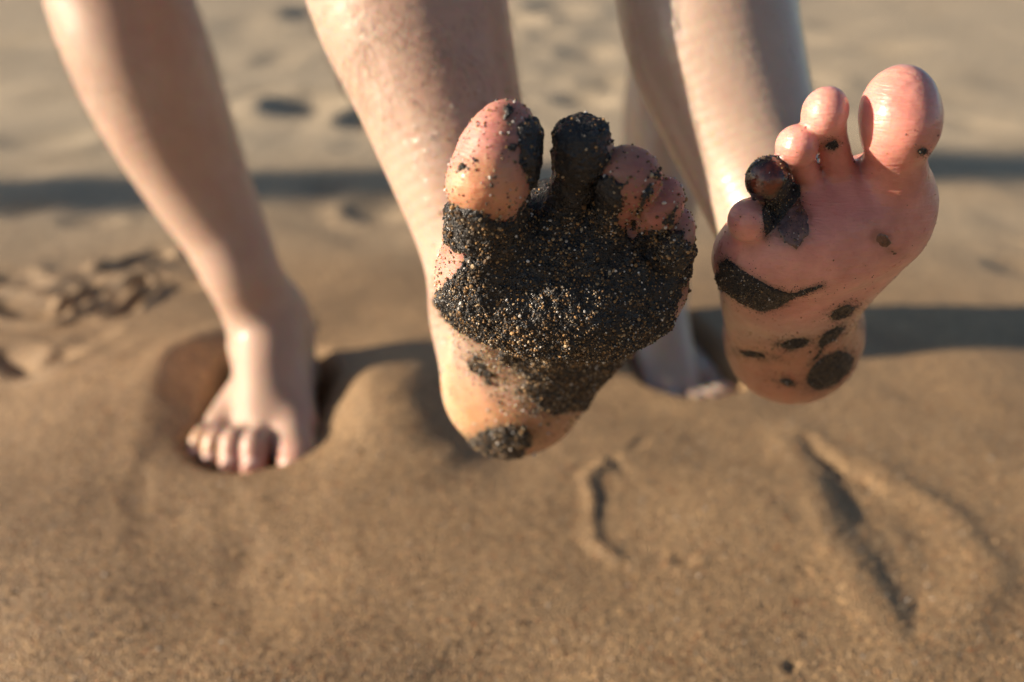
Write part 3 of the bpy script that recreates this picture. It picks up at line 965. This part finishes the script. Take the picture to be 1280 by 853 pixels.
crustA, vA, qA = crust("sand_crust", partsA[0], COAT_A, ELL_A, .0016, 100, 3.0, 4.0, .0009, M["mud"], personA, "thick crust of wet black sand over the ball and toes, slivers painting toe-crease shade")
def maskA(c): return mask_px(c, COAT_A, ELL_A, 100, 4.0)
def maskB(c): return mask_px(c, COAT_B, ELL_B, 300, 1.0)
def facing(c, n): return sstep(-.2, .2, -n[:, 2])
pA, nA = scatter_pts(vA, qA, 19000, lambda c, n: facing(c, n) * (.5 + 1.0 * sstep(-.35, .5, fbm(c, 60, 77))) * (1 - .92 * ((to_px(c)[1] < 262) & (to_px(c)[0] < 765))))
rad = rng.lognormal(math.log(.00041), .34, len(pA))
grains("sand_grains", to_world(pA + nA * rad[:, None] * .25), rad, (18, 21, 20, 18, 13, 8, 2.5, .6), crustA)
pA2, nA2 = scatter_pts(vA, qA, 6500, lambda c, n: facing(c, n) * sstep(375, 450, to_px(c)[1] + 12 * noise(c, 90, 5)))
rad = rng.lognormal(math.log(.00028), .3, len(pA2))
grains("fine_grains", to_world(pA2 + nA2 * rad[:, None] * .5), rad, (4, 8, 18, 26, 20, 14, 5, 1), crustA)
# loose grains over the bare skin of the same foot
PV, PQ = partsA[0]
def skinw(c, n):
    px, py = to_px(c)
    s = maskA(c)
    near = np.exp(-np.maximum(s, 0) / 16.0)
    toe = ((px > 545) & (px < 690) & (py > 110) & (py < 270)) * .28 + ((px > 730) & (px < 880) & (py > 175) & (py < 320)) * .35
    edge = ((px < 580) & (py > 290) & (py < 410)) * .5 + sstep(6, -10, in_poly(px, py, [(590, 430), (650, 455), (715, 500), (690, 530), (630, 515), (600, 480)])) * 1.3
    return facing(c, n) * (near + toe + edge) * (s > 0) * (c[:, 2] < .56) * (px > 540)
pS, nS = scatter_pts(PV, PQ, 2600, skinw)
rad = rng.lognormal(math.log(.00036), .40, len(pS))
grains("loose_grains", to_world(pS + nS * rad[:, None] * .3), rad, (6, 5, 8, 18, 30, 24, 12, 4), personA)

crustB, vB, qB = crust("sand_streak", partsB[0], COAT_B, ELL_B, .00045, 300, 1.3, .9, .0002, M["mud"], personB, "thin streaks and blots of black sand on the sole")
pB, nB = scatter_pts(vB, qB, 5200, lambda c, n: facing(c, n) * (.3 + sstep(-.2, .5, fbm(c, 70, 78)) + 1.6 * (to_px(c)[0] < 945) * (to_px(c)[1] < 372) + .8 * (to_px(c)[1] < 300)))
rad = rng.lognormal(math.log(.00024), .28, len(pB))
grains("sand_grains", to_world(pB + nB * rad[:, None] * .25), rad, (40, 25, 16, 9, 5, 4, 2.5, 1.0), crustB)
def fringe(c, n):
    s = maskB(c)
    return facing(c, n) * np.exp(-(np.maximum(s + 1.5, 0) / 3.2) ** 1.3) * (s > -3) * (c[:, 2] < .55)
pF, nF = scatter_pts(*partsB[0], 4200, fringe)
rad = rng.lognormal(math.log(.00017), .3, len(pF))
grains("edge_grains", to_world(pF + nF * rad[:, None] * .3), rad, (40, 25, 18, 9, 4, 2, 1, .4), crustB)
tarB, vT, qT = crust("tar_film", partsB[0], TAR_B, ELL_T, .00025, 500, 1.5, 2.2, .0001, M["tar"], personB, "glossy dark brown film over the fourth toe and below it")
tx, ty = to_px(vT)
rt = np.hypot(tx - 960, ty - 224)
w1 = sstep(26, 13, rt + 5 * noise(vT, 400, 12))[:, None]; w2 = (rt > 36)[:, None]
tt_ = np.array([.010, .007, .007]) * (1 - w1) + np.array([.17, .035, .014]) * w1
tt_ = np.where(w2, np.array([.17, .075, .05]), tt_)
ta = tarB.data.attributes.new("tar_tint", 'FLOAT_COLOR', 'POINT')
ta.data.foreach_set("color", np.column_stack([tt_, np.ones(len(tt_))]).astype(np.float32).ravel())
pT, nT = scatter_pts(vT, qT, 420, lambda c, n: facing(c, n) * (to_px(c)[0] < 1020) * (.15 + sstep(18, 27, np.hypot(to_px(c)[0] - 960, to_px(c)[1] - 224))))
rad = rng.lognormal(math.log(.00024), .3, len(pT))
grains("sand_grains", to_world(pT + nT * rad[:, None] * .25), rad, (40, 25, 12, 9, 8, 6, 4, 1.0), tarB)
PVb, PQb = partsB[0]
pL, nL = scatter_pts(PVb, PQb, 260, lambda c, n: facing(c, n) * (c[:, 2] < .5) * np.exp(-np.maximum(maskB(c), 0) / 40) * (maskB(c) > 0))
rad = rng.lognormal(math.log(.0002), .3, len(pL))
grains("loose_grains", to_world(pL + nL * rad[:, None] * .3), rad, (10, 14, 16, 14, 8, 5, 2, 1), personB)

# single grains lying proud on the near sand
ng = 36000
gxy = np.column_stack([rng.uniform(-.45, .45, ng), .40 + .42 * rng.random(ng) ** 1.5])
gz = sand_height(gxy)
rad = rng.lognormal(math.log(.00040), .36, ng)
GC0 = GRAIN_COLS
GRAIN_COLS = np.array([(.05, .035, .025), (.14, .085, .04), (.26, .16, .075), (.36, .24, .13), (.33, .12, .04), (.48, .38, .26), (.62, .57, .50), (.8, .79, .76)])
grains("sand_grains", np.column_stack([gxy, gz + rad * .25]), rad, (12, 18, 26, 24, 5, 12, 3, .4), sand)
GRAIN_COLS = GC0

# ------------------------------------------------------------------ water drops and leg hair
def front_point(V, px, py, rad=2.5):
    x, y = to_px(V)
    m = np.where(np.hypot(x - px, y - py) < rad)[0]
    return m[np.argmin(V[m][:, 2])] if len(m) else None
def drops(name, part, spots, parent, label):
    V = part[0]; NV = vert_normals(*part)
    P, Rr, Nn = [], [], []
    for px, py, r in spots:
        p = front_point(V, px, py)
        if p is not None:
            P.append(V[p]); Rr.append(r); Nn.append(to_world(NV[p]) - to_world(np.zeros(3)))
    P = to_world(np.array(P)); Rr = np.array(Rr)
    n = len(P)
    # squashed beads
    th = np.linspace(0, math.pi, 8); ph = np.linspace(0, 2 * math.pi, 13)[:-1]
    T, Ph = np.meshgrid(th, ph, indexing='ij')
    sv = np.stack([np.sin(T) * np.cos(Ph), np.sin(T) * np.sin(Ph), np.cos(T)], -1).reshape(-1, 3)
    fs = []
    for i in range(7):
        for j in range(12):
            fs.append((i * 12 + j, (i + 1) * 12 + j, (i + 1) * 12 + (j + 1) % 12, i * 12 + (j + 1) % 12))
    fs = np.array(fs)
    Nn = np.array(Nn); v = sv[None] * Rr[:, None, None] * np.array([1.4, 1.4, 1.7])
    v = v - Nn[:, None, :] * (np.einsum('nki,ni->nk', v, Nn) * .68)[..., None] + P[:, None, :]
    f = fs[None] + (np.arange(n) * len(sv))[:, None, None]
    o = mesh_obj(name, v.reshape(-1, 3), f.reshape(-1, 4), M["water"], parent)
    o["kind"] = "stuff"; o["label"] = label
    return o
spA = [(543, 131, .0015), (530, 172, .0014), (550, 169, .0014), (594, 133, .0014), (591, 63, .0012), (571, 72, .0012), (555, 40, .0011), (600, 110, .0012)]
for k in range(120):
    spA.append((rng.normal(532, 13), rng.normal(188, 22), abs(rng.normal(.0006, .0003)) + .0003))
for k in range(60):
    spA.append((rng.uniform(440, 600), rng.uniform(0, 240), abs(rng.normal(.0003, .00015)) + .00015))
drops("water_drops", partsA[0], spA, personA, "small clear water drops on the wet shin")
spB = [(914, 69, .0014), (935, 88, .0015), (952, 80, .0016), (953, 128, .0016), (891, 49, .0011), (878, 100, .0011), (956, 140, .0012), (1013, 121, .0006)]
for k in range(40):
    spB.append((rng.uniform(870, 990), rng.uniform(0, 220), abs(rng.normal(.0003, .00015)) + .00015))
drops("water_drops", partsB[0], spB, personB, "small clear water drops on the wet shin")
hb = partsB[0][0]
x_, y_ = to_px(hb)
m_ = (y_ > 440) & (np.abs(x_ - 985) < 6)
hp = hb[m_][np.argmax(y_[m_])]
hp_w = to_world(hp)
th = np.linspace(0, math.pi, 9); prof = [(0.0016 * math.sin(a) * (1 + .25 * math.cos(a) * -1), -.0018 * (1 - math.cos(a))) for a in th]
dv, df = [], []
for i, (r, z) in enumerate(prof):
    for j in range(12):
        dv.append((hp_w[0] + r * math.cos(j * math.pi / 6), hp_w[1] + r * math.sin(j * math.pi / 6), hp_w[2] + .0006 + z))
for i in range(8):
    for j in range(12):
        df.append((i * 12 + j, (i + 1) * 12 + j, (i + 1) * 12 + (j + 1) % 12, i * 12 + (j + 1) % 12))
tag(mesh_obj("hanging_drop", np.array(dv), np.array(df), M["water"], personB), "clear water drop hanging from the heel")

def hairs(V, Qm, n, wfun, parent):
    p, nn = scatter_pts(V, Qm, n, wfun)
    down = np.array([.25, -1.0, 0.05])
    vv, ff = [], []
    L = rng.uniform(.007, .015, n)
    side = rng.normal(0, .45, n)
    k = 0
    for i in range(n):
        tdir = down - nn[i] * (down @ nn[i]); tdir /= np.linalg.norm(tdir)
        s = np.cross(nn[i], tdir)
        tdir = tdir + s * side[i]; tdir /= np.linalg.norm(tdir)
        pts = [p[i] - nn[i] * .0003, p[i] + L[i] * (.35 * tdir + .22 * nn[i]), p[i] + L[i] * (.7 * tdir + .25 * nn[i] + .10 * s * side[i]), p[i] + L[i] * (tdir + .18 * nn[i] + .25 * s * side[i])]
        for j, q in enumerate(pts):
            r = .00011 * (1 - .25 * j)
            vv += [q + s * r, q - s * r * .5 + nn[i] * r * .87, q - s * r * .5 - nn[i] * r * .87]
        for j in range(3):
            for m in range(3):
                ff.append((k + j * 3 + m, k + j * 3 + (m + 1) % 3, k + j * 3 + 3 + (m + 1) % 3, k + j * 3 + 3 + m))
        k += 12
    o = mesh_obj("leg_hair", to_world(np.array(vv)), np.array(ff), M["hair"], parent)
    o["kind"] = "stuff"
    return o
hairs(PV, PQ, 2000, lambda c, n: (c[:, 1] > C(0, 225, .58)[1]) * sstep(C(0, 240, .58)[1], C(0, 60, .58)[1], c[:, 1]) * (.15 + sstep(-.2, .4, fbm(c, 28, 66))), personA)
hairs(partsA[1][0], partsA[1][1], 900, lambda c, n: (c[:, 1] > .06) * sstep(.06, .2, c[:, 1]) * (.2 + sstep(-.2, .4, fbm(c, 28, 67))), personA)

# toenails of the planted feet
def toenails(nl, frame, parent, s):
    e1, e2, e3 = frame
    for c, r in nl:
        w = to_world(c)
        vs, fs = [], []
        n1, n2 = 5, 5
        for i in range(n1):
            for j in range(n2):
                u, v = i / (n1 - 1) * 2 - 1, j / (n2 - 1) * 2 - 1
                vs.append(w + s * (e1 * (u * r * .72) + e2 * (v * r * .66 * (1 - .12 * u * u)) + e3 * (-.42 * r * v * v - .35 * r * max(u, 0) ** 2 + .0012)))
        for i in range(n1 - 1):
            for j in range(n2 - 1):
                fs.append((i * n2 + j, (i + 1) * n2 + j, (i + 1) * n2 + j + 1, i * n2 + j + 1))
        o = mesh_obj("toenail", np.array(vs), np.array(fs), M["nail"], parent)
        sm = o.modifiers.new("thick", 'SOLIDIFY'); sm.thickness = .0008
toenails(nailsA, frA, personA, 1.0)
toenails(nailsB, frB, personB, .9)

# ------------------------------------------------------------------ unseen timber post, added left of the frame to cast the far shadow band
t = NT("shadow_post_timber")
tn = t.new("TexNoise"); tn.inputs["Scale"].default_value = 14; tn.inputs["Detail"].default_value = 6
mp = t.new("Mapping"); mp.inputs["Scale"].default_value = (6, 6, .6)
t.link(t.coord(), mp.inputs[0]); t.link(mp.outputs[0], tn.inputs["Vector"])
t.link(t.ramp(tn.outputs[0], [(0.3, (.10, .075, .055)), (0.7, (.26, .21, .165))]), t.b.inputs["Base Color"])
t.b.inputs["Roughness"].default_value = .85
t.link(t.bump(tn.outputs[0], .006, .8), t.b.inputs["Normal"])
px0, py0, rp, hp2 = -9.0, 1.585 - 9.0 * math.tan(SUN_AZ), .112, 3.3
vs, fs = [], []
nr, nz = 40, 26
for k in range(nz + 1):
    z = -.12 + (hp2 + .12) * k / nz
    for j in range(nr):
        a = 2 * math.pi * j / nr
        r = rp * (1 + .03 * math.sin(5 * a + .6) + .02 * math.sin(11 * a) - .05 * (k / nz)) - (.012 if k == nz else 0)
        vs.append((px0 + r * math.cos(a), py0 + r * math.sin(a), z))
for k in range(nz):
    for j in range(nr):
        fs.append((k * nr + j, k * nr + (j + 1) % nr, (k + 1) * nr + (j + 1) % nr, (k + 1) * nr + j))
cap = len(vs); vs.append((px0, py0, hp2 + .004))
for j in range(0, nr, 2):
    fs.append((nz * nr + j, nz * nr + (j + 1) % nr, nz * nr + (j + 2) % nr, cap))
tag(mesh_obj("added_shadow_post", np.array(vs), np.array(fs), t.m), "unseen grey timber post added to cast the far shadow band", "post")
